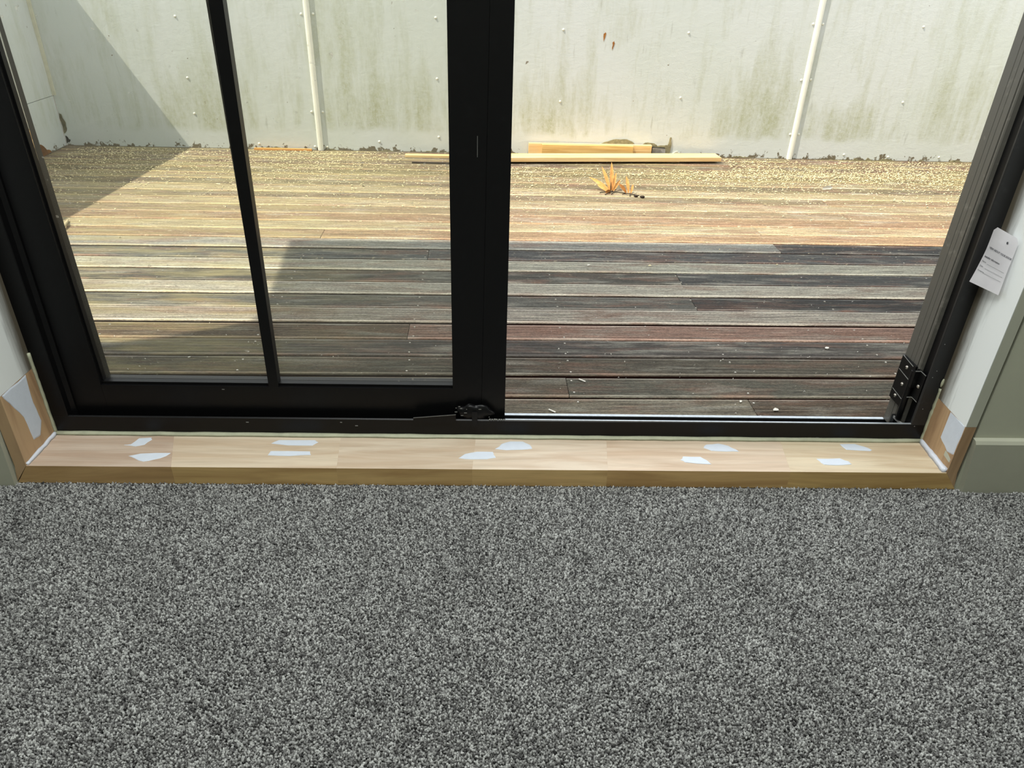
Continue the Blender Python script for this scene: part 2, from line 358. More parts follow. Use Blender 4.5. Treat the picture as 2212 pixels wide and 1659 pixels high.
FP = {  # filler patches on the sill: outlines in metres (x, y)
 0: [(-0.724, 0.070), (-0.712, 0.072), (-0.704, 0.094), (-0.680, 0.097), (-0.676, 0.090), (-0.684, 0.072), (-0.700, 0.066)],
 1: [(-0.700, 0.034), (-0.680, 0.042), (-0.622, 0.045), (-0.628, 0.034), (-0.648, 0.022), (-0.664, 0.016), (-0.684, 0.026)],
 2: [(-0.436, 0.080), (-0.424, 0.092), (-0.350, 0.093), (-0.342, 0.086), (-0.352, 0.074), (-0.400, 0.074)],
 3: [(-0.432, 0.040), (-0.430, 0.054), (-0.352, 0.054), (-0.348, 0.042), (-0.388, 0.038)],
 4: [(0.016, 0.068), (0.030, 0.086), (0.048, 0.095), (0.074, 0.095), (0.088, 0.084), (0.092, 0.070), (0.070, 0.066), (0.040, 0.064)],
 5: [(-0.056, 0.036), (-0.044, 0.050), (-0.020, 0.058), (0.012, 0.058), (0.014, 0.048), (0.018, 0.038), (0.000, 0.033), (-0.030, 0.032)],
 6: [(0.446, 0.078), (0.454, 0.090), (0.480, 0.094), (0.500, 0.086), (0.512, 0.074), (0.516, 0.066), (0.490, 0.066), (0.460, 0.068)],
 7: [(0.388, 0.036), (0.396, 0.048), (0.432, 0.047), (0.442, 0.036), (0.448, 0.022), (0.420, 0.024), (0.396, 0.028)],
 8: [(0.738, 0.096), (0.770, 0.097), (0.786, 0.088), (0.798, 0.076), (0.792, 0.072), (0.744, 0.076)],
 9: [(0.668, 0.044), (0.718, 0.046), (0.732, 0.036), (0.734, 0.026), (0.700, 0.022), (0.676, 0.024), (0.672, 0.034)]}
for k, pts in FP.items():
    fin = []
    for i in range(len(pts)):
        a, b = pts[i], pts[(i + 1) % len(pts)]
        fin += [a, ((a[0] + b[0]) / 2 + U(-0.0015, 0.0015), (a[1] + b[1]) / 2 + U(-0.0012, 0.0012))]
    blob_patch('filler_patch', fin, 0.0008, M['filler'], trim, lambda u, v, h: (u, v, T + h))
def strip_bead(name, path, w0, h0, mat, parent, nrm, side, jit=0.3):  # rough triangular bead along a path
    bm = bmesh.new(); rows = []
    n = len(path)
    for i, p in enumerate(path):
        p = Vector(p); a = w0 * U(1 - jit, 1 + jit); b = h0 * U(1 - jit, 1 + jit)
        N_, S_ = Vector(nrm), Vector(side)
        rows.append([bm.verts.new(p), bm.verts.new(p + S_ * a), bm.verts.new(p + S_ * a * 0.55 + N_ * b * 0.6), bm.verts.new(p + N_ * b)])
    for i in range(n - 1):
        for j in range(4):
            k = (j + 1) % 4; bm.faces.new((rows[i][j], rows[i][k], rows[i + 1][k], rows[i + 1][j]))
    bm.faces.new(rows[0]); bm.faces.new(rows[-1][::-1])
    return obj(name, bm, mat, parent, True)
nseg = 60
strip_bead('sealant_bead', [(XL + (XR - XL) * i / nseg, DY, T) for i in range(nseg + 1)], 0.0085, 0.0055, M['sealant'], trim, (0, 0, 1), (0, -1, 0), 0.10)

def jamb(name, xin0, xin1, out, ztop, label):
    """timber liner up one side. xin0/xin1: inner face x at front/back, out: +1 for the right side"""
    o = empty(name, label, 'door liner', kind='structure')
    d = 0.0215 * out; dd = 0.027 * out
    bm = bmesh.new()
    def q(x, y, z): return (x, y, z)
    hexa(bm, [q(xin0, 0, T), q(xin0 + d, 0, T), q(xin1 + d, DY + .04, T), q(xin1, DY + .04, T), q(xin0, 0, ztop), q(xin0 + d, 0, ztop), q(xin1 + d, DY + .04, ztop), q(xin1, DY + .04, ztop)])
    hexa(bm, [q(xin0 + dd - 0.0002 * out, 0, 0.0), q(xin0 + dd + 0.0005 * out, 0, 0.0), q(xin1 + dd + 0.0005 * out, DY, 0), q(xin1 + dd - 0.0002 * out, DY, 0),
              q(xin0 + 0.0004 * out, 0, T), q(xin0 + d, 0, T), q(xin1 + d, DY, T), q(xin1 + 0.0004 * out, DY, T)])
    obj('bare_timber_piece', bm, M['jamb'], o)
    z0 = ztop + 0.0006; bm = bmesh.new()
    hexa(bm, [q(xin0, 0.0, z0), q(xin0 + 0.0012 * out, 0.0, z0), q(xin1 + .004 * out, DY + .04, z0), q(xin1, DY + .04, z0),
              q(xin0, 0.0, 2.0), q(xin0 + 0.0012 * out, 0.0, 2.0), q(xin1 + .004 * out, DY + .04, 2.0), q(xin1, DY + .04, 2.0)])
    obj('painted_reveal', bm, M['reveal'], o)
    bm = bmesh.new()
    hexa(bm, [q(xin0 + 0.0014 * out, 0.0, z0), q(xin0 + d, 0.0, z0), q(xin1 + d, DY, z0), q(xin1 + .0042 * out, DY, z0),
              q(xin0 + 0.0014 * out, 0.0, 2.0), q(xin0 + d, 0.0, 2.0), q(xin1 + d, DY, 2.0), q(xin1 + .0042 * out, DY, 2.0)])
    obj('painted_edge', bm, M['edgepaint'], o)
    return o
jr = jamb('trim_2', XR - 0.003, XR + 0.003, 1, 0.1455, 'right door liner, white above and bare patched timber below')
jl = jamb('trim_3', XL, XL, -1, 0.189, 'left door liner, white above and bare patched timber below')
def rough(pts, n=3, j=0.0012):
    out = []
    for i in range(len(pts)):
        a, b = pts[i], pts[(i + 1) % len(pts)]
        for k in range(n):
            f_ = k / n; s_ = j if k else 0
            out.append((a[0] + (b[0] - a[0]) * f_ + U(-s_, s_), a[1] + (b[1] - a[1]) * f_ + U(-s_, s_)))
    return out
blob_patch('filler_patch', rough([(0.002, 0.1460), (0.094, 0.1460), (0.092, 0.118), (0.086, 0.098), (0.060, 0.084), (0.022, 0.072), (0.002, 0.080)]), 0.0008, M['filler'], jr, lambda u, v, h: (XR - 0.003 + 0.054 * u - h, u, v))
blob_patch('filler_smear', rough([(0.078, 0.086), (0.088, 0.080), (0.080, 0.068), (0.006, 0.058), (0.004, 0.066), (0.040, 0.076), (0.052, 0.066), (0.064, 0.070), (0.066, 0.082)]), 0.0004, M['edgepaint'], jr, lambda u, v, h: (XR - 0.003 + 0.054 * u - h, u, v))
blob_patch('filler_patch', rough([(0.006, 0.1885), (0.084, 0.1885), (0.078, 0.130), (0.082, 0.085), (0.066, 0.062), (0.044, 0.066), (0.040, 0.120), (0.018, 0.165)]), 0.0008, M['filler'], jl, lambda u, v, h: (XL + h, u, v))
# corner caulk and upright sealant
strip_bead('corner_caulk', [(XR - 0.003 + 0.006 * i / 12, 0.002 + 0.108 * i / 12, T) for i in range(13)], 0.009, 0.009, M['caulk'], jr, (0, 0, 1), (-1, 0, 0), 0.12)
strip_bead('corner_caulk', [(XL, 0.002 + 0.108 * i / 12, T) for i in range(13)], 0.005, 0.006, M['caulk'], jl, (0, 0, 1), (1, 0, 0), 0.2)
strip_bead('sealant_bead', [(XL, DY, T + 0.185 * i / 20) for i in range(21)], 0.004, 0.005, M['sealant'], jl, (0, -1, 0), (1, 0, 0), 0.14)
strip_bead('sealant_bead', [(XR + 0.003, DY, T + 0.13 * i / 16) for i in range(17)], 0.0045, 0.006, M['sealant'], jr, (0, -1, 0), (-1, 0, 0), 0.2)
bm = bmesh.new(); bmesh.ops.create_uvsphere(bm, u_segments=10, v_segments=8, radius=1)
bmesh.ops.scale(bm, vec=(0.003, 0.0025, 0.010), verts=bm.verts)
obj('sealant_blob', bm, M['sealant'], jr, True, (XR - 0.001, DY - 0.003, 0.18))

# ================================================================== BLACK ALUMINIUM FRAME
fr = empty('trim_4', 'black aluminium door frame around both leaves', 'door frame', kind='structure')
# threshold profile (Y, Z) extruded along X
prof = [(0.1115, 0.005), (0.1115, 0.0755), (0.1145, 0.0773), (0.118, 0.0755), (0.118, 0.046), (0.165, 0.040), (0.190, 0.026), (0.204, 0.024), (0.206, 0.028), (0.212, 0.028), (0.2135, 0.025), (0.2135, -0.05), (0.1115, -0.05)]
bm = bmesh.new(); extrude_profile(bm, prof, lambda p: (XL - 0.004, p[0], p[1]), lambda p: (XR + 0.008, p[0], p[1])); bev(bm, 0.0006)
obj('threshold', bm, M['black'], fr)
# right jamb profile (X, Y), extruded up
jp = [(0.925, 0.1118), (0.8865, 0.1118), (0.885, 0.1135), (0.885, 0.117), (0.8925, 0.120), (0.8925, 0.146), (0.8850, 0.1475), (0.8835, 0.1495), (0.8835, 0.1535), (0.8850, 0.155),
      (0.8890, 0.156), (0.8890, 0.158), (0.8848, 0.159), (0.8848, 0.1722), (0.8858, 0.1730), (0.8858, 0.1736), (0.8848, 0.1744), (0.8848, 0.1852), (0.8858, 0.186), (0.8858, 0.1866), (0.8848, 0.1874), (0.8848, 0.208), (0.8860, 0.2100), (0.925, 0.2100)]
bm = bmesh.new(); extrude_profile(bm, jp, lambda p: (p[0] + 0.001, p[1], 0.03), lambda p: (p[0] + 0.006, p[1], 2.02))
for f in bm.faces:
    y_ = f.calc_center_median().y
    f.material_index = 0 if y_ < 0.1175 else (1 if y_ < 0.1462 else 2)  # lighter flange and ribs: sheen and reflected daylight put into the colour
obj('jamb', bm, [M['jblack'], M['black'], M['rib']], fr)
jp = [(XL - 0.01, 0.1118), (-0.8440, 0.1118), (-0.8425, 0.113), (-0.8425, 0.128), (-0.835, 0.132), (-0.835, 0.205), (XL - 0.01, 0.205)]
bm = bmesh.new(); extrude_profile(bm, jp, lambda p: (p[0], p[1], 0.03), lambda p: (p[0], p[1], 2.02))
obj('jamb', bm, M['black'], fr)
obj('frame_head', bbox(XL, XR, 0.1118, 0.21, 2.0, 2.03), M['black'], fr)
# small scuffs on the frame
bm = bmesh.new()
for x, z in [(-0.49, 0.066), (-0.30, 0.068), (-0.27, 0.060)]:
    box(bm, x, x + U(0.002, 0.006), 0.1105, 0.1114, z, z + 0.0015)
for i in range(10):
    x = U(0.3, 0.85); z = U(0.037, 0.042); box(bm, x, x + U(0.003, 0.015), 0.1108, 0.1114, z, z + 0.0008)
obj('lip_highlight', bbox(0.037, 0.8875, 0.1132, 0.1165, 0.0765, 0.0781, 0.0004), M['alu'], fr)  # pale strips paint the sky highlight along both threshold lips
obj('lip_highlight', bbox(0.037, 0.8860, 0.2050, 0.2130, 0.0275, 0.0295, 0.0006), M['alu'], fr)
s = obj('scuff_marks', bm, M['mark'], fr); s['kind'] = 'stuff'

# hinge on the right jamb
XJ = 0.8822
hg = obj('hinge', bbox(XJ - 0.0022, XJ + 0.003, 0.152, 0.206, 0.090, 0.192, 0.0008), M['black'], fr)
def dome(r, h, mat_head, parent, loc, axis, slot=True, name='screw'):
    bm = bmesh.new()
    bmesh.ops.create_uvsphere(bm, u_segments=12, v_segments=8, radius=1)
    bmesh.ops.scale(bm, vec=(r, r, h), verts=bm.verts)
    q = Vector(axis).to_track_quat('Z', 'Y').to_matrix()
    bmesh.ops.transform(bm, matrix=q.to_4x4(), verts=bm.verts)
    o = obj(name, bm, mat_head, parent, True, loc)
    return o
for y, z in ((0.179, 0.176), (0.176, 0.137), (0.186, 0.103)):
    s = dome(0.0044, 0.0032, M['steel'], hg, (XJ - 0.0022, y, z), (-1, 0, 0)); 
    bm = bmesh.new(); box(bm, XJ - 0.0058, XJ - 0.0050, y - 0.0016, y + 0.0016, z - 0.0005, z + 0.0005); box(bm, XJ - 0.0058, XJ - 0.0050, y - 0.0005, y + 0.0005, z - 0.0016, z + 0.0016)
    obj('screw_slot', bm, M['dark'], hg)
for z0 in (0.192, 0.160, 0.112):   # raised cast lines on the leaf
    bm = bmesh.new(); hexa(bm, [(XJ - 0.0030, 0.160, z0 - 0.004), (XJ - 0.0030, 0.203, z0), (XJ - 0.002, 0.203, z0), (XJ - 0.002, 0.160, z0 - 0.004), (XJ - 0.0030, 0.160, z0 - 0.0025), (XJ - 0.0030, 0.203, z0 + 0.0008), (XJ - 0.002, 0.203, z0 + 0.0008), (XJ - 0.002, 0.160, z0 - 0.0025)])
    obj('raised_rib', bm, M['mark'], hg)
bm = bmesh.new(); bmesh.ops.create_cone(bm, segments=14, radius1=0.0062, radius2=0.0062, depth=0.118, cap_ends=True)
obj('barrel', bev(bm, 0.0008), M['black'], hg, False, (XJ - 0.003, 0.150, 0.126))
obj('jamb_leaf', bbox(XJ + 0.0025, XJ + 0.0055, 0.119, 0.150, 0.128, 0.190, 0.0006), M['black'], hg)
obj('knuckle', bbox(XJ - 0.008, XJ + 0.006, 0.139, 0.149, 0.150, 0.187, 0.0015, 2), M['black'], hg)
s = dome(0.0044, 0.0032, M['steel'], hg, (XJ + 0.0030, 0.131, 0.158), (-1, 0, 0))
bm = bmesh.new()
for i in range(9):
    a = math.radians(-20 + i * 18)
# curved keeper strap under the barrel
pts = [(XJ - 0.010, 0.157, 0.069), (XJ - 0.007, 0.150, 0.066), (XJ - 0.002, 0.143, 0.063), (XJ + 0.004, 0.135, 0.061), (XJ + 0.009, 0.126, 0.060)]
for i in range(len(pts) - 1):
    a, b = pts[i], pts[i + 1]
    hexa(bm, [(a[0], a[1], a[2] - .004), (b[0], b[1], b[2] - .004), (b[0] + .003, b[1] + .003, b[2] - .004), (a[0] + .003, a[1] + .003, a[2] - .004),
              (a[0], a[1], a[2]), (b[0], b[1], b[2]), (b[0] + .003, b[1] + .003, b[2]), (a[0] + .003, a[1] + .003, a[2])])
obj('strap', bm, M['zinc'], hg)
obj('pin_guide', bbox(XJ - 0.006, XJ + 0.004, 0.158, 0.170, 0.038, 0.066, 0.001), M['black'], hg)
bm = bmesh.new()
for e in ((0.139, 0.190, 0.149), (0.139, 0.128, 0.150)):
    box(bm, XJ - 0.008, XJ + 0.0055, e[0] - 0.001, e[0] + 0.0002, e[1] - 0.0012, e[1])
box(bm, XJ + 0.0020, XJ + 0.0027, 0.119, 0.139, 0.1272, 0.1284); box(bm, XJ + 0.0020, XJ + 0.0027, 0.119, 0.139, 0.1892, 0.1904)
obj('worn_edge', bm, M['mark'], hg)
for i in range(5):
    z = [0.265, 0.205, 0.19, 0.115, 0.072][i]
    obj('paint_fleck', bbox(0.893 + 0.004 * (i % 2), 0.8945 + 0.004 * (i % 2), 0.1108, 0.1116, z, z + 0.0016, 0), M['mark'], fr)

# ================================================================== LEFT GLAZED LEAF
dr = empty('door_1', 'closed left glass leaf with black frame and one glazing bar', 'door', kind='structure')
LY0, LY1 = 0.135, 0.178
def post(name, xa0, xb0, xa1, xb1, z0, z1, y0, y1, mat, parent, w=0.0012):
    """upright whose left/right edges are at xa0/xb0 at z=0.1 and xa1/xb1 at z=0.8"""
    def X(p, q, z): return p + (q - p) * (z - 0.1) / 0.7
    bm = bmesh.new()
    hexa(bm, [(X(xa0, xa1, z0), y0, z0), (X(xb0, xb1, z0), y0, z0), (X(xb0, xb1, z0), y1, z0), (X(xa0, xa1, z0), y1, z0),
              (X(xa0, xa1, z1), y0, z1), (X(xb0, xb1, z1), y0, z1), (X(xb0, xb1, z1), y1, z1), (X(xa0, xa1, z1), y1, z1)])
    if w: bev(bm, w, 2)
    return obj(name, bm, mat, parent)
post('stile', -0.8335, -0.7728, -0.8335, -0.7820, 0.058, 1.99, LY0, LY1, M['black'], dr)
post('stile', -0.0707, -0.0122, -0.0702, -0.0039, 0.058, 1.99, LY0, LY1, M['black'], dr)
post('meeting_stile', -0.0118, 0.0362, -0.0035, 0.0352, 0.058, 1.99, LY0 - 0.0015, LY1 + 0.01, M['black'], dr)
post('stile_rebate', -0.03, 0.010, -0.03, 0.010, 0.06, 1.985, LY1 - 0.012, LY1 + 0.009, M['black'], dr)
obj('bottom_rail', bbox(-0.774, -0.0695, LY0 + 0.0003, LY1 - 0.001, 0.058, 0.1365), M['black'], dr)
obj('top_rail', bbox(-0.783, -0.0695, LY0 + 0.0003, LY1 - 0.001, 1.90, 1.99), M['black'], dr)
obj('glazing_bead', bbox(-0.774, -0.070, LY0 + 0.006, LY0 + 0.019, 0.1355, 0.1420, 0.0015, 2), M['black'], dr)
post('glazing_bead', -0.7745, -0.7690, -0.7835, -0.7780, 0.137, 1.90, LY0 + 0.008, LY0 + 0.019, M['black'], dr)
post('glazing_bar', -0.4411, -0.4216, -0.4354, -0.4136, 0.136, 1.90, LY0 + 0.0005, LY0 + 0.02, M['black'], dr)
obj('glass_pane', bbox(-0.779, -0.431, LY0 + 0.022, LY0 + 0.026, 0.13, 1.91, 0), M['glass'], dr)
obj('glass_pane', bbox(-0.431, -0.066, LY0 + 0.022, LY0 + 0.026, 0.13, 1.91, 0), M['glass'], dr)
obj('outer_bead', bbox(-0.779, -0.066, LY0 + 0.027, LY0 + 0.040, 0.130, 0.138, 0.001), M['black'], dr)
obj('outer_bar', bbox(-0.448, -0.429, LY0 + 0.027, LY0 + 0.040, 0.14, 1.90, 0.001), M['black'], dr)
obj('scratch', bbox(-0.0225, -0.0218, LY0 - 0.0004, LY0, 0.60, 0.635, 0), M['mark'], dr)
obj('scratch', bbox(-0.535, -0.530, LY0 - 0.0004, LY0, 0.129, 0.1305, 0), M['mark'], dr)
# broken floor-bolt keeper and dried adhesive at the foot of the meeting stile
bm = bmesh.new(); hexa(bm, [(-0.1505, 0.1085, 0.0690), (-0.064, 0.1085, 0.0715), (-0.064, 0.1125, 0.0715), (-0.1505, 0.1125, 0.0690), (-0.1505, 0.1085, 0.0829), (-0.064, 0.1085, 0.0915), (-0.064, 0.1125, 0.0915), (-0.1505, 0.1125, 0.0829)])
obj('bolt_keeper', bm, M['black'], dr)
bm = bmesh.new(); hexa(bm, [(-0.1505, 0.1083, 0.0826), (-0.064, 0.1083, 0.0912), (-0.064, 0.1090, 0.0912), (-0.1505, 0.1090, 0.0826), (-0.1505, 0.1083, 0.0833), (-0.064, 0.1083, 0.0919), (-0.064, 0.1090, 0.0919), (-0.1505, 0.1090, 0.0833)])
obj('keeper_highlight', bm, M['mark'], dr)  # grey strip paints the highlight along the keeper's top edge
bm = bmesh.new(); bmesh.ops.create_uvsphere(bm, u_segments=20, v_segments=14, radius=1)
for v in bm.verts:
    v.co *= 1 + 0.12 * math.sin(9 * v.co.x + 4 * v.co.z) + U(-0.05, 0.05)
bmesh.ops.scale(bm, vec=(0.040, 0.010, 0.019), verts=bm.verts)
obj('adhesive_lump', bm, M['black'], dr, True, (-0.028, 0.124, 0.088))
obj('keeper_tab', bbox(-0.031, -0.020, 0.1085, 0.1112, 0.062, 0.098, 0.0006), M['black'], dr)
bm = bmesh.new()
for i in range(9):
    x = U(-0.075, 0.01); z = 0.094 + U(-0.012, 0.014)
    box(bm, x, x + U(0.001, 0.006), 0.1135, 0.1142, z, z + U(0.0006, 0.0014))
for i in range(7): x = 0.004 + i * 0.0048; box(bm, x, x + U(0.002, 0.005), 0.1115, 0.115, 0.0772, 0.0782 + U(0, 0.0008))
s = obj('adhesive_crumbs', bm, M['mark'], dr); s['kind'] = 'stuff'

# ================================================================== TAG ON THE RIGHT REVEAL
# tag surface: s across (0 room side..1 door side), t down 0..1
TA, TB, TC, TE = Vector((0.912, 0.0491, 0.5012)), Vector((0.9002, 0.104, 0.5074)), Vector((0.906, 0.0396, 0.4017)), Vector((0.8919, 0.106, 0.4003))
def tagpt(s_, t_, off=0.0):      # s_ 0 room side..1 door side, t_ 0 top..1 foot
    top = TA.lerp(TB, s_); bot = TC.lerp(TE, s_); p = top.lerp(bot, t_)
    p.x += 0.003 * math.sin(math.pi * t_) * s_ - off + 0.0012 * math.sin(t_ * 9 + s_ * 5) * t_ * (1 - t_)
    p.z -= 0.004 * math.sin(math.pi * t_)
    return p
bm = bmesh.new(); NS, NT_ = 10, 16
grid = [[bm.verts.new(tagpt(i / NS, j / NT_)) for i in range(NS + 1)] for j in range(NT_ + 1)]
for j in range(NT_):
    for i in range(NS):
        if (j == 0 and i in (0, NS - 1)): 
            vs = [grid[0][1], grid[1][1], grid[1][0]] if i == 0 else [grid[0][NS - 1], grid[1][NS], grid[1][NS - 1]]
            bm.faces.new(vs); continue
        bm.faces.new((grid[j][i], grid[j][i + 1], grid[j + 1][i + 1], grid[j + 1][i]))
bmesh.ops.solidify(bm, geom=bm.faces[:], thickness=0.0003)
tg = obj('paper_tag', bm, M['paper'], None, False)
tag(tg, 'creased white paper tag with printed lines stuck to the right door liner', 'tag')
bm = bmesh.new(); bmesh.ops.create_circle(bm, cap_ends=True, segments=12, radius=0.0024)
bmesh.ops.transform(bm, matrix=Matrix.Rotation(math.pi / 2, 4, 'Y'), verts=bm.verts)
obj('punched_hole', bm, M['ink'], tg, False, tagpt(0.35, 0.13, 0.0007))
def text_on_tag(s, s0, t0, size, bold, mat, name):
    cu = bpy.data.curves.new('t', 'FONT'); cu.body = s; cu.size = size; cu.resolution_u = 2
    if bold: cu.offset = size * 0.02
    to = bpy.data.objects.new('t', cu); col.objects.link(to)
    bpy.context.view_layer.update(); dg = bpy.context.evaluated_depsgraph_get()
    me = bpy.data.meshes.new_from_object(to.evaluated_get(dg)); bpy.data.objects.remove(to); bpy.data.curves.remove(cu)
    for v in me.vertices:   # text x runs from the door side to the room side, text y is up
        v.co = tagpt(s0 - v.co.x / 0.062, t0 - v.co.y / 0.102, 0.0006)
    o = link_obj(name, me, mat, tg); return o
text_on_tag('VIEW ABOUT YOUR DOOR', 0.90, 0.335, 0.0045, True, M['ink'], 'printed_title')
text_on_tag('Installer information', 0.93, 0.49, 0.0045, True, M['ink'], 'printed_title')
for k, wd in enumerate(('Name', 'Date', 'Company')):
    t0 = 0.575 + k * 0.085
    text_on_tag(wd, 0.94, t0, 0.0038, False, M['ink'], 'printed_word')
    bm = bmesh.new(); n = 8
    for i in range(n):
        sA, sB = 0.74 - 0.66 * i / n, 0.74 - 0.66 * (i + 1) / n
        bm.faces.new([bm.verts.new(tagpt(a, b, 0.0006)) for a, b in ((sA, t0), (sB, t0), (sB, t0 + 0.006), (sA, t0 + 0.006))])
    obj('printed_rule', bm, M['rule'], tg)
# small bare screw fixing above the tag
dome(0.006, 0.002, M['mark'], jr, (XR - 0.0005, 0.045, 0.515), (-1, 0, 0), name='fixing_hole')

# ================================================================== COURTYARD (turned by ANG)
RZ = ANG
tag(obj('ground', bbox(-5, 8, -0.3, 8, -0.34, -0.26, 0), M['ground'], None, False, None, (0, 0, RZ)), 'dark shaded ground below the deck gaps', 'ground', kind='structure')
deck = empty('deck', 'weathered reeded timber deck between the door and the pale walls', 'deck', rz=RZ, kind='structure')
W_ = 0.0922; PIT = 0.10125
gw = (W_ - 0.016) / 13
prof = [(0.0, -0.021), (0.0, -0.0035), (0.0012, -0.0012), (0.0035, 0.0), (0.008, 0.0)]
for i in range(13):
    y = 0.008 + i * gw
    prof += [(y + gw * 0.10, -0.0030), (y + gw * 0.52, -0.0030), (y + gw * 0.62, 0.0), (y + gw, 0.0)]
prof += [(W_ - 0.0035, 0.0), (W_ - 0.0012, -0.0012), (W_, -0.0035), (W_, -0.021)]
def prof_of(depth):
    p = [(0.0, -0.021), (0.0, -0.0042), (0.0010, -0.0014), (0.0030, 0.0), (0.008, 0.0)]
    for i in range(13):
        y = 0.008 + i * gw; q = depth * (1 + 0.25 * math.sin(i * 2.3))
        p += [(y + gw * 0.12, -q), (y + gw * 0.50, -q), (y + gw * 0.64, 0.0), (y + gw, 0.0)]
    return p + [(W_ - 0.0030, 0.0), (W_ - 0.0010, -0.0014), (W_, -0.0042), (W_, -0.021)]
mesh_cache = {}
def board_mesh(L, depth):
    k = (round(L, 3), depth); prof = prof_of(depth)
    if k not in mesh_cache:
        bm = bmesh.new(); nx = 1
        extrude_profile(bm, prof, lambda p: (0, p[0], p[1]), lambda p: (L, p[0], p[1]))
        bmesh.ops.recalc_face_normals(bm, faces=bm.faces)
        for f in bm.faces:
            if abs(f.normal.y) > 0.97 and f.calc_center_median().z < -0.005: f.material_index = 1  # maroon sides, coloured dark to paint the shade in the gaps
            else:
                cy_ = f.calc_center_median().y
                if abs(f.normal.x) < 0.5 and f.normal.z > 0.2 and (cy_ < 0.0079 or cy_ > W_ - 0.0036): f.material_index = 2  # lips use a brightened copy, painting the edge highlights
        me = bpy.data.meshes.new('deck_board'); bm.to_mesh(me); bm.free(); me.materials.append(M['deck']); me.materials.append(M['side']); me.materials.append(M['lip']); mesh_cache[k] = me
    return mesh_cache[k]
Y0 = [0.2723, 0.3737, 0.4808, 0.5806, 0.6798, 0.7865, 0.8864, 0.9889, 1.089, 1.1943, 1.2943, 1.4016]
while len(Y0) < 26: Y0.append(1.4016 + PIT * 0.993 * (len(Y0) - 11))
Y0 = [0.171] + Y0            # one under the frame lip
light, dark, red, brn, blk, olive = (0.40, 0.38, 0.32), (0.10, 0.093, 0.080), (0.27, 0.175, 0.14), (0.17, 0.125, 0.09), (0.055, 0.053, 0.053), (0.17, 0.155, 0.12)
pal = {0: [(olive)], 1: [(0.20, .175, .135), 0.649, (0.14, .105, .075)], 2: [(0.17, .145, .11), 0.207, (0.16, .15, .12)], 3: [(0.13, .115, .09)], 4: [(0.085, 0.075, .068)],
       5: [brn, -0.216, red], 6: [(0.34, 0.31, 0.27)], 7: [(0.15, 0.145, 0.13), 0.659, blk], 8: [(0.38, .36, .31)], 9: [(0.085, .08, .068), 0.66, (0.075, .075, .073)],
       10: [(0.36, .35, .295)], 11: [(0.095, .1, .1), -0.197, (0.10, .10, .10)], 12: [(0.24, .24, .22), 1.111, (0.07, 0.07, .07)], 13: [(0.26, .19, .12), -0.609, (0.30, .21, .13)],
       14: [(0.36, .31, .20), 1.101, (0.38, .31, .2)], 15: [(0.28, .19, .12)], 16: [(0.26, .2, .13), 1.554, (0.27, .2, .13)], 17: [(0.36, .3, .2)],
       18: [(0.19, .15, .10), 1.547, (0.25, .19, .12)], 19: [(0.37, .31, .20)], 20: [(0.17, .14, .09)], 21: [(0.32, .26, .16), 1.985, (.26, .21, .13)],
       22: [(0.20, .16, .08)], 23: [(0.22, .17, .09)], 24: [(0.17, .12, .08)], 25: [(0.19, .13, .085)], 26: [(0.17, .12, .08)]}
GD = {0: .003, 1: .003, 2: .003, 3: .0025, 4: .0012, 5: .0026, 6: .0024, 7: .0016, 8: .0018, 9: .0010, 10: .0015}
joists = [-1.93, -1.495, -1.06, -0.628, -0.203, 0.222, 0.657, 1.092, 1.537, 1.98, 2.42, 2.86]
for k, y in enumerate(Y0):
    p = pal[k]
    cuts = [c for c in p if not isinstance(c, tuple)]; cols = [c for c in p if isinstance(c, tuple)]
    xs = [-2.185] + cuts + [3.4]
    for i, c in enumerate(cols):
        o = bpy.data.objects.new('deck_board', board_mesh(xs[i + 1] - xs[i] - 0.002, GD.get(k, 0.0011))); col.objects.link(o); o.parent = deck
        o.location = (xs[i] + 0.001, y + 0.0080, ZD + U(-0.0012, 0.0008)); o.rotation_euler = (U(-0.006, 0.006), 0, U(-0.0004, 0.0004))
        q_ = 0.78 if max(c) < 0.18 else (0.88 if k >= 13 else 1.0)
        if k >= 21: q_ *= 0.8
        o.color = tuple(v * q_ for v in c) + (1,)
for x in joists:
    obj('joist', bbox(x - 0.022, x + 0.022, 0.2, 2.89, ZD - 0.115, ZD - 0.0235, 0), M['joist'], deck)
bm = bmesh.new()          # deck screw heads
def disc(bm, c, r, h, n=8):
    top = [bm.verts.new((c[0] + r * 0.75 * math.cos(2 * math.pi * i / n), c[1] + r * 0.75 * math.sin(2 * math.pi * i / n), c[2] + h)) for i in range(n)]
    bot = [bm.verts.new((c[0] + r * math.cos(2 * math.pi * i / n), c[1] + r * math.sin(2 * math.pi * i / n), c[2])) for i in range(n)]
    bm.faces.new(top)
    for i in range(n):
        j = (i + 1) % n; bm.faces.new((bot[i], bot[j], top[j], top[i]))
for k, y in enumerate(Y0):
    for x in joists:
        for f_ in (0.024, 0.081):
            if R() < 0.93: disc(bm, (x + U(-0.004, 0.004), y + f_ + U(-0.003, 0.003), ZD - 0.0013), 0.0034, 0.0018)
s = obj('screw_heads', bm, M['steel'], deck); s['kind'] = 'stuff'

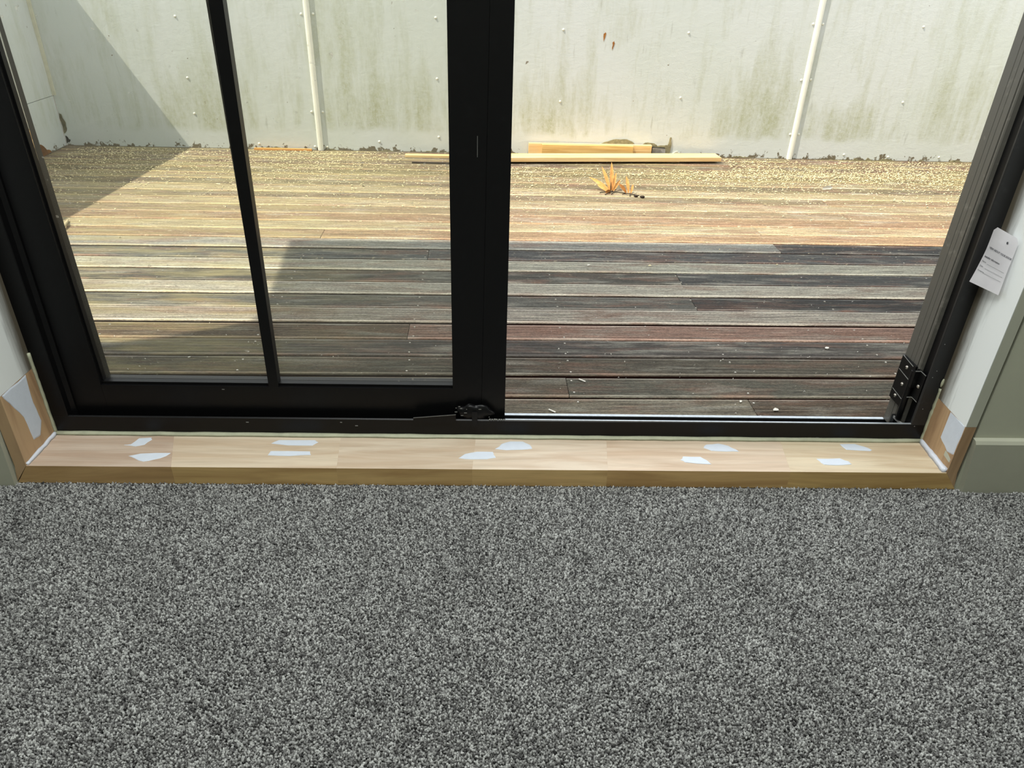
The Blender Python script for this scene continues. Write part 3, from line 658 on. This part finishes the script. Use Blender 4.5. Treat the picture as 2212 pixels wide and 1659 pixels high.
# courtyard walls
YB = 2.8935
wb = empty('wall_back', 'pale stained sheet wall across the far side of the deck', 'wall', rz=RZ, kind='structure')
px = [-2.19, -0.863, 1.691, 3.45]
for i in range(3):
    obj('wall_sheet', bbox(px[i] + 0.002, px[i + 1] - 0.002, YB, YB + 0.03, -0.26, 1.12, 0.0015), M['outwall'], wb)
obj('wall_core', bbox(-2.19, 3.45, YB + 0.031, YB + 0.1, -0.26, 1.12, 0), M['exposed'], wb)
def halfround(x, wdt, z0, z1, parent):
    bm = bmesh.new(); n = 10
    pr = [(x + wdt / 2 * math.cos(math.pi * i / n), YB - 0.0005 - 0.012 * math.sin(math.pi * i / n) ** 0.7) for i in range(n + 1)]
    extrude_profile(bm, pr, lambda p: (p[0], p[1], z0), lambda p: (p[0], p[1], z1))
    return obj('batten', bm, M['batten'], parent, False)
halfround(-0.863, 0.030, -0.03, 1.12, wb); halfround(1.691, 0.031, -0.03, 1.12, wb)
scr = [(2.242, 0.277), (1.994, -0.001), (2.246, -0.009), (2.535, -0.006), (0.402, 0.583), (0.406, 0.243), (1.038, 0.584), (1.041, 0.275), (-1.503, 0.596), (-1.498, 0.317), (-0.235, 0.621), (-0.233, 0.05), (1.666, 0.639), (1.716, 0.64), (1.666, 0.375), (1.716, 0.378), (1.669, 0.101), (1.716, 0.102), (2.239, 0.64), (-1.186, -0.002), (-0.893, -0.012), (-0.829, -0.012), (-1.496, 0.144), (-0.892, 0.621), (-0.834, 0.623), (-0.892, 0.165), (-0.834, 0.165), (-0.235, 0.34), (0.404, -0.01), (-0.55, 0.02)]
bm = bmesh.new()
for x, z in scr:
    bmesh.ops.create_uvsphere(bm, u_segments=8, v_segments=6, radius=0.0062, matrix=Matrix.Translation((x, YB - 0.0005, z)) @ Matrix.Diagonal((1, 0.55, 1, 1)))
s = obj('screw_heads', bm, M['batten'], wb, True); s['kind'] = 'stuff'
# broken paint and exposed core near the foot of the wall
def wall_chip(pts, mat, y=0.0015, name='exposed_patch'):
    bm = bmesh.new(); P = rough(pts, 3, 0.0025)
    a = [bm.verts.new((p[0], YB - y, p[1])) for p in P]; b = [bm.verts.new((p[0], YB, p[1])) for p in P]
    for i in range(len(P)):
        j = (i + 1) % len(P); bm.faces.new((a[i], a[j], b[j], b[i]))
    bm.faces.new(a); obj(name, bm, mat, wb)
wall_chip([(0.60, 0.02), (0.66, 0.042), (0.72, 0.058), (0.78, 0.058), (0.82, 0.04), (0.80, 0.02)], M['exposed'], 0.006)
wall_chip([(0.85, 0.02), (0.88, 0.042), (0.93, 0.040), (0.95, 0.026), (0.99, 0.030), (1.005, 0.03), (1.012, 0.068), (1.022, 0.072), (1.026, 0.03), (1.018, -0.02), (0.9, -0.02)], M['exposed'], 0.004)
wall_chip([(0.92, -0.02), (0.918, 0.022), (0.993, 0.018), (0.99, -0.02)], M['dark'], 0.0046, 'wall_hole')
wall_chip([(1.035, -0.012), (1.05, -0.004), (1.06, 0.0), (1.075, -0.008), (1.06, -0.014)], M['flake'], 0.006, 'paint_flake')
for x0 in (-1.13, -0.84, -0.55, -0.32, 1.36, 1.42, 2.05, 2.12, 2.2, 2.42, 2.6):
    wd = U(0.03, 0.09)
    wall_chip([(x0, -0.03), (x0 + wd * 0.3, -0.03 + U(.006, .016)), (x0 + wd * 0.6, -0.03 + U(0.004, .012)), (x0 + wd, -0.03)], M['exposed'], 0.002)
for x0, z0 in ((0.607, 0.57), (0.655, 0.53)):
    wall_chip([(x0, z0), (x0 + 0.008, z0 + 0.008), (x0 + 0.012, z0 - 0.002), (x0 + 0.002, z0 - 0.035)], M['leaf2'], 0.0012, 'rust_mark')

wl = empty('wall_left', 'pale weathered sheet wall at the left end of the deck, in shade', 'wall', rz=RZ, kind='structure')
def lwall(name, y0, y1, z0, zt0, zt1, mat):
    bm = bmesh.new()
    hexa(bm, [(-2.30, y0, z0), (-2.19, y0, z0), (-2.19, y1, z0), (-2.30, y1, z0), (-2.30, y0, zt0), (-2.19, y0, zt0), (-2.19, y1, zt1), (-2.30, y1, zt1)])
    obj(name, bm, mat, wl)
lwall('wall_sheet', 0.24, YB - 0.001, -0.26, 0.216, 0.216, M['outwall'])
lwall('wall_sheet', 0.24, YB - 0.001, 0.2185, 0.815, 1.053, M['outwall'])
bm = bmesh.new(); box(bm, -2.1895, -2.172, YB - 0.006, YB - 0.0008, 0.22, 1.04); obj('corner_strip', bm, M['flake'], wl)
def corner_flake(y0, z0, hh, mat):
    bm = bmesh.new(); P = rough([(-2.186, z0), (-2.168 , z0 + hh * 0.15), (-2.162, z0 + hh * 0.5), (-2.172, z0 + hh * 0.8), (-2.183, z0 + hh)], 3, 0.004)
    a = [bm.verts.new((p[0], YB - 0.002, p[1])) for p in P]; bm.faces.new(a); bmesh.ops.solidify(bm, geom=bm.faces[:], thickness=0.0015)
    obj('peeled_patch', bm, mat, wl)
corner_flake(0, 0.03, 0.11, M['exposed']); corner_flake(0, -0.02, 0.04, M['dark'])
bm = bmesh.new(); P = rough([(2.58, -0.028), (2.60, 0.02), (2.66, 0.025), (2.70, -0.01), (2.74, -0.028)], 3, 0.006)
a = [bm.verts.new((-2.188, p[0], p[1])) for p in P]; bm.faces.new(a); bmesh.ops.solidify(bm, geom=bm.faces[:], thickness=0.001)
obj('peeled_patch', bm, M['leaf2'], wl)
tag(obj('wall_right_bounce', bbox(3.45, 3.55, 0.24, 3.0, -0.26, 1.12, 0), M['clad'], None, False, None, (0, 0, RZ)), 'added courtyard wall bouncing light, far right beyond the photograph', 'wall', kind='structure')  # unseen wall, added to bounce light into the courtyard

# eave of the house: its edges throw the shadow over the near boards
H_ = 2.10 - ZD; ex, ey = SX * H_, SY * H_
S = [(4.2, 1.50), (-0.714, 1.472), (-0.664, 0.93), (-0.664, 0.80), (-0.74, 0.753), (-0.907, 0.679), (-1.05, 0.636), (-1.5, 0.55), (-1.5, 0.3), (4.2, 0.3)]
bm = bmesh.new()
a = [bm.verts.new((x - ex, y - ey, 2.10)) for x, y in S]; b = [bm.verts.new((x - ex, y - ey, 2.13)) for x, y in S]
for i in range(len(S)):
    j = (i + 1) % len(S); bm.faces.new((a[i], a[j], b[j], b[i]))
bm.faces.new(a); bm.faces.new(b[::-1])
tag(obj('eave', bm, M['roof'], None, False, None, (0, 0, RZ)), 'flat eave over the door, above the photograph', 'eave', kind='structure')

# ================================================================== THINGS ON THE DECK
def wood_piece(name, x0, x1, y0, y1, z0, z1, mat, label, group=None, tone=(1, 1, 1)):
    cx, cy = (x0 + x1) / 2, (y0 + y1) / 2
    bm = bbox(x0 - cx, x1 - cx, y0 - cy, y1 - cy, 0, z1 - z0, 0.0012)
    o = obj(name, bm, mat, None, False, od(cx, cy, z0), (0, 0, RZ)); o.color = tone + (1,)
    return tag(o, label, 'timber offcut', group)
wood_piece('timber_batten', -0.405, 1.05, 2.767, 2.808, ZD, ZD + 0.0108, M['offcut'], 'thin pine batten lying under the long board, its left end showing', None, (0.97, 0.95, 0.9))
lb = bbox(-0.63, 0.63, -0.049, 0.049, 0, 0.020, 0.0012)
lb = obj('timber_board', lb, M['offcut'], None, False, od(0.637, 2.757, ZD + 0.011), (0, 0, RZ + 0.078)); lb.color = (1.03, 1.0, 0.97, 1)
tag(lb, 'long bright pine board lying flat along the foot of the wall', 'timber offcut')
wood_piece('timber_block', 0.318, 0.808, 2.8360, 2.8585, ZD, 0.033, M['offcut2'], 'darker yellow pine offcut standing on edge, second from the wall')
wood_piece('timber_block', 0.248, 0.913, 2.8600, 2.886, ZD, 0.034, M['offcut'], 'longer pale pine offcut on edge, hard against the far wall', None, (1.03, 1.0, 0.95))
o = wood_piece('timber_strip', -1.21, -0.908, 2.868, 2.882, ZD, ZD + 0.010, M['offcut2'], 'thin orange wood strip along the wall foot left of the batten', None, (1.1, 0.75, 0.55))
o = wood_piece('timber_sliver', -0.36, -0.17, 2.650, 2.658, ZD, ZD + 0.005, M['twig'], 'thin dark wood sliver on the deck in front of the batten end', None)
bm = bmesh.new()
hexa(bm, [(-0.036, 0, 0), (0.036, 0, 0), (0.036, 0.002, 0), (-0.036, 0.002, 0), (-0.037, -0.004, 0.05), (0.033, -0.004, 0.046), (0.033, -0.002, 0.046), (-0.037, -0.002, 0.05)])
hexa(bm, [(0.012, 0, 0.002), (0.036, -0.01, 0.002), (0.036, -0.009, 0.002), (0.012, 0.001, 0.002), (0.006, -0.004, 0.045), (0.034, -0.006, 0.044), (0.034, -0.005, 0.044), (0.006, -0.003, 0.045)])
tag(obj('metal_offcut', bm, M['zinc'], None, False, od(0.957, 2.878, ZD), (0, 0, RZ)), 'small bent grey metal offcut beside the pine offcuts at the wall', 'metal offcut')

def leaf(bm, base, tip, wdt, lift=0.0, n=6):
    base, tip = Vector(base), Vector(tip); d = tip - base; side = d.cross(Vector((0.3, -1, 0.2))).normalized()
    nrm = side.cross(d).normalized(); L, C, Rr = [], [], []
    for i in range(n + 1):
        f_ = i / n; ww = wdt * math.sin(math.pi * min(1, 0.08 + f_ * 0.92)) ** 0.8 * 0.5
        c = base + d * f_ + Vector((0, 0, lift * math.sin(math.pi * f_)))
        L.append(bm.verts.new(c - side * ww + nrm * ww * 0.35)); C.append(bm.verts.new(c)); Rr.append(bm.verts.new(c + side * ww + nrm * ww * 0.35))
    for i in range(n):
        bm.faces.new((L[i], C[i], C[i + 1], L[i + 1])); bm.faces.new((C[i], Rr[i], Rr[i + 1], C[i + 1]))
def rod(bm, pts, r, n=6):
    rings = []
    for i, p in enumerate(pts):
        p = Vector(p); d = (Vector(pts[min(i + 1, len(pts) - 1)]) - Vector(pts[max(i - 1, 0)])).normalized()
        s_ = d.cross(Vector((0, 0, 1))); s_ = s_.normalized() if s_.length > 1e-4 else Vector((1, 0, 0)); t_ = s_.cross(d)
        rr = r[i] if isinstance(r, (list, tuple)) else r
        rings.append([bm.verts.new(p + (s_ * math.cos(2 * math.pi * k / n) + t_ * math.sin(2 * math.pi * k / n)) * rr) for k in range(n)])
    for i in range(len(rings) - 1):
        for k in range(n):
            j = (k + 1) % n; bm.faces.new((rings[i][k], rings[i][j], rings[i + 1][j], rings[i + 1][k]))
    bm.faces.new(rings[0]); bm.faces.new(rings[-1][::-1])
def sprig(loc, leaves, twig, label):
    t = empty('dry_leaf_sprig', label, 'dry leaves', od(*loc), RZ)
    for b, e, w_, mt in leaves:
        bm = bmesh.new(); leaf(bm, b, e, w_, 0.004); obj('leaf', bm, M[mt], t, True)
    bm = bmesh.new()
    for p in twig: rod(bm, p, 0.0018)
    obj('twig', bm, M['twig'], t, True)
sprig((0.585, 2.17, ZD), [((0, 0.01, 0.006), (-0.095, 0.06, 0.055), 0.016, 'leaf'), ((0, 0.01, 0.008), (-0.040, 0.06, 0.105), 0.017, 'leaf'), ((0.005, 0.01, 0.008), (0.004, 0.06, 0.125), 0.020, 'leaf'),
      ((0.01, 0.01, 0.008), (0.028, 0.05, 0.080), 0.016, 'leaf'), ((0.01, 0.0, 0.006), (0.050, 0.04, 0.050), 0.015, 'leaf'), ((-0.01, 0, 0.006), (-0.060, 0.02, 0.030), 0.018, 'leaf'), ((0, -0.01, 0.004), (-0.03, -0.03, 0.010), 0.018, 'leaf2'), ((0.012, 0.01, 0.01), (0.018, 0.06, 0.07), 0.013, 'leaf')],
      [[(-0.05, -0.01, 0.003), (-0.01, 0.0, 0.006), (0.03, 0.0, 0.004), (0.07, -0.015, 0.003)], [(-0.03, -0.04, 0.003), (0.0, -0.01, 0.006), (0.03, 0.02, 0.01)], [(0.0, -0.035, 0.003), (0.02, 0.0, 0.006)], [(0.0, 0.0, 0.006), (0.005, 0.03, 0.05)]],
      'large sprig of dry orange leaves on the deck before the pine boards')
sprig((0.665, 2.14, ZD), [((0, 0.01, 0.006), (-0.012, 0.04, 0.075), 0.017, 'leaf'), ((-0.01, 0.01, 0.006), (-0.045, 0.03, 0.042), 0.016, 'leaf2'), ((0.008, 0.0, 0.006), (0.022, 0.03, 0.040), 0.014, 'leaf')],
      [[(-0.03, 0.0, 0.003), (0.0, 0.0, 0.006), (0.045, -0.02, 0.003)], [(0.0, -0.03, 0.003), (0.008, 0.0, 0.007)]],
      'small dry orange sprig right beside the larger leaf sprig')
for dx, dy in ((0.0, 0.0), (0.026, -0.012)):
    bm = bmesh.new(); bmesh.ops.create_icosphere(bm, subdivisions=2, radius=0.0085)
    for v in bm.verts: v.co *= U(0.85, 1.12)
    bmesh.ops.scale(bm, vec=(1.3, 1, 0.7), verts=bm.verts)
    tag(obj('seed_pod', bm, M['twig'], None, True, od(0.692 + dx, 2.105 + dy, ZD + 0.0055)), 'small dark seed pod beside the dry sprigs, ' + ('left one' if dx == 0 else 'right one'), 'seed pod', 'seed pods by the dry sprigs')
bm = bmesh.new(); rod(bm, [(-0.02, 0.065, 0.005), (-0.012, 0.04, 0.006), (0.004, 0.0, 0.012), (0.012, -0.035, 0.010), (0.018, -0.062, 0.005)], [0.003, 0.005, 0.006, 0.0045, 0.002], 8)
tag(obj('stick', bm, M['stick'], None, True, od(-1.575, 1.59, ZD), (0, 0, RZ)), 'short pale curved stick on the deck at the left shadow edge', 'stick')
bm = bmesh.new(); leaf(bm, (-0.025, 0, 0.004), (0.03, 0.01, 0.008), 0.022)
tag(obj('pale_leaf', bm, M['chip'], None, True, od(1.655, 2.29, ZD), (0, 0, RZ)), 'small whitish leaf lying on the far right boards', 'leaf')
bits = [((0.367, 1.257), 'tiny white shell-like chip on a grey board right of the black post', 0.011), ((0.247, 0.456), 'thin white splinter on the board behind the threshold, left part', 0.010),
        ((0.158, 0.312), 'white splinter touching the threshold right of the black post', 0.010), ((0.961, 0.642), 'white flake on the dark board near the hinge side', 0.014),
        ((0.627, 0.358), 'white crumb beside the board joint nearest the threshold', 0.009), ((-0.773, 0.569), 'white crumb on the boards behind the left pane', 0.007), ((0.700, 0.318), 'flat white flake nearest the threshold, middle right', 0.016)]
for i, ((x, y), lab, s_) in enumerate(bits):
    bm = bmesh.new()
    if 'splinter' in lab: box(bm, -s_, s_, -0.0018, 0.0018, 0, 0.002); bev(bm, 0.0005)
    else:
        bmesh.ops.create_icosphere(bm, subdivisions=1, radius=s_ * 0.5)
        for v in bm.verts: v.co *= U(0.75, 1.2)
        bmesh.ops.scale(bm, vec=(1.2, 0.8, 0.35), verts=bm.verts)
    tag(obj('wood_chip' if 'splinter' in lab else 'white_chip', bm, M['chip'], None, False, od(x, y, ZD + (0.0008 if 'splinter' in lab else s_ * 0.16)), (0, 0, -0.7 if 'splinter' in lab else U(0, 1))), lab, 'chip')

# shavings and crumbs strewn over the far boards: nobody could count them
def strewn(name, n, fpos, smin, smax, mat, label, seedv):
    random.seed(seedv); verts, faces = [], []
    for i in range(n):
        x, y = fpos()
        a = U(-0.5, 0.5) + (math.pi / 2 if R() < 0.15 else 0); L = U(smin, smax); wd = L * U(0.25, 0.55); z = ZD + 0.0006 + U(0, 0.0015)
        c, s_ = math.cos(a), math.sin(a); k = len(verts)
        for u, v, h in ((-L, -wd, 0), (0, -wd * 1.1, U(0.001, 0.004)), (L, -wd * 0.6, 0), (L, wd * 0.6, U(0, 0.002)), (0, wd, U(0.001, 0.004)), (-L, wd, 0)):
            p = od(x + u * c - v * s_, y + u * s_ + v * c, z + h); verts.append(tuple(p))
        faces += [(k, k + 1, k + 4, k + 5), (k + 1, k + 2, k + 3, k + 4)]
    me = bpy.data.meshes.new(name); me.from_pydata(verts, [], faces)
    o = link_obj(name, me, mat); return tag(o, label, 'litter', kind='stuff')
def fA():
    while True:
        x, y = U(-2.1, 2.7), 2.86 - abs(random.gauss(0, 0.42))
        if y < 0.4: continue
        if R() < 0.35 + 0.5 * math.sin(x * 3 + 1) ** 2 * (y > 2) : return x, y
def fB():
    while True:
        x, y = random.gauss(1.7, 0.55), 2.52 + random.gauss(0, 0.09)
        if -0.3 < x < 2.8 and y < 2.72: return x, y
def clear(x, y):
    return not (y > 2.60 and -0.42 < x < 1.30) and not (y > 2.86 and x < -0.9) and not (abs(x - 0.62) < 0.13 and 2.05 < y < 2.25)
def fAB():
    while True:
        p = fA() if R() < 0.78 else fB()
        if clear(*p): return p
strewn('wood_shavings', 13000, fAB, 0.0010, 0.0056, M['shaving'], 'pale shavings strewn over the far boards, thickest on the right', 3)
strewn('deck_crumbs', 380, lambda: (U(-1.1, 1.6), U(0.28, 1.1)), 0.0006, 0.0022, M['chip'], 'tiny white crumbs on the near deck boards', 5)

# ================================================================== CARPET PILE
random.seed(11)
tb = bmesh.new()
base = [tb.verts.new((0.0015 * math.cos(a), 0.0015 * math.sin(a), 0.0)) for a in (0, 1.57, 3.14, 4.71)]
mid = [tb.verts.new((0.0020 * math.cos(a + 0.6), 0.0020 * math.sin(a + 0.6), 0.0045)) for a in (0, 1.57, 3.14, 4.71)]
tp = tb.verts.new((0.0006, 0.0003, 0.0072))
for i in range(4):
    j = (i + 1) % 4; tb.faces.new((base[i], base[j], mid[j], mid[i])); tb.faces.new((mid[i], mid[j], tp))
tm = bpy.data.meshes.new('tuft'); tb.to_mesh(tm); tb.free(); tm.materials.append(M['pile'])
for p in tm.polygons: p.use_smooth = True
tuft = bpy.data.objects.new('tuft', tm)        # source mesh only, not linked to the scene
pts = []; sp_ = 0.0026; x = -1.45
while x < 1.55:
    y = -0.92
    while y < -0.0045:
        pts.append((x + U(-0.0014, 0.0014), min(y + U(-0.0014, 0.0014), -0.0035), -0.006)); y += sp_
    x += sp_
pts = [p for p in pts if not (p[1] > -0.0135 and (p[0] > 0.948 or p[0] < -0.9))]
me = bpy.data.meshes.new('carpet_pile'); me.from_pydata(pts, [], [])
cpile = link_obj('carpet_pile', me, M['pile'])
tag(cpile, 'short twisted grey and charcoal carpet pile in front of the sill', 'carpet', kind='stuff')
ng = bpy.data.node_groups.new('pile', 'GeometryNodeTree')
ng.interface.new_socket('Geometry', in_out='INPUT', socket_type='NodeSocketGeometry'); ng.interface.new_socket('Geometry', in_out='OUTPUT', socket_type='NodeSocketGeometry')
gi = ng.nodes.new('NodeGroupInput'); go = ng.nodes.new('NodeGroupOutput'); ip = ng.nodes.new('GeometryNodeInstanceOnPoints')
inf = ng.nodes.new('GeometryNodeObjectInfo'); inf.inputs['Object'].default_value = tuft
rv = ng.nodes.new('FunctionNodeRandomValue'); rv.data_type = 'FLOAT_VECTOR'; rv.inputs[0].default_value = (-0.5, -0.5, 0); rv.inputs[1].default_value = (0.5, 0.5, 6.28)
rs = ng.nodes.new('FunctionNodeRandomValue'); rs.data_type = 'FLOAT_VECTOR'; rs.inputs[0].default_value = (0.7, 0.7, 0.6); rs.inputs[1].default_value = (1.25, 1.25, 1.15); rs.inputs['Seed'].default_value = 3
ng.links.new(gi.outputs[0], ip.inputs['Points']); ng.links.new(inf.outputs['Geometry'], ip.inputs['Instance'])
ng.links.new(rv.outputs[0], ip.inputs['Rotation']); ng.links.new(rs.outputs[0], ip.inputs['Scale']); ng.links.new(ip.outputs[0], go.inputs[0])
md = cpile.modifiers.new('pile', 'NODES'); md.node_group = ng
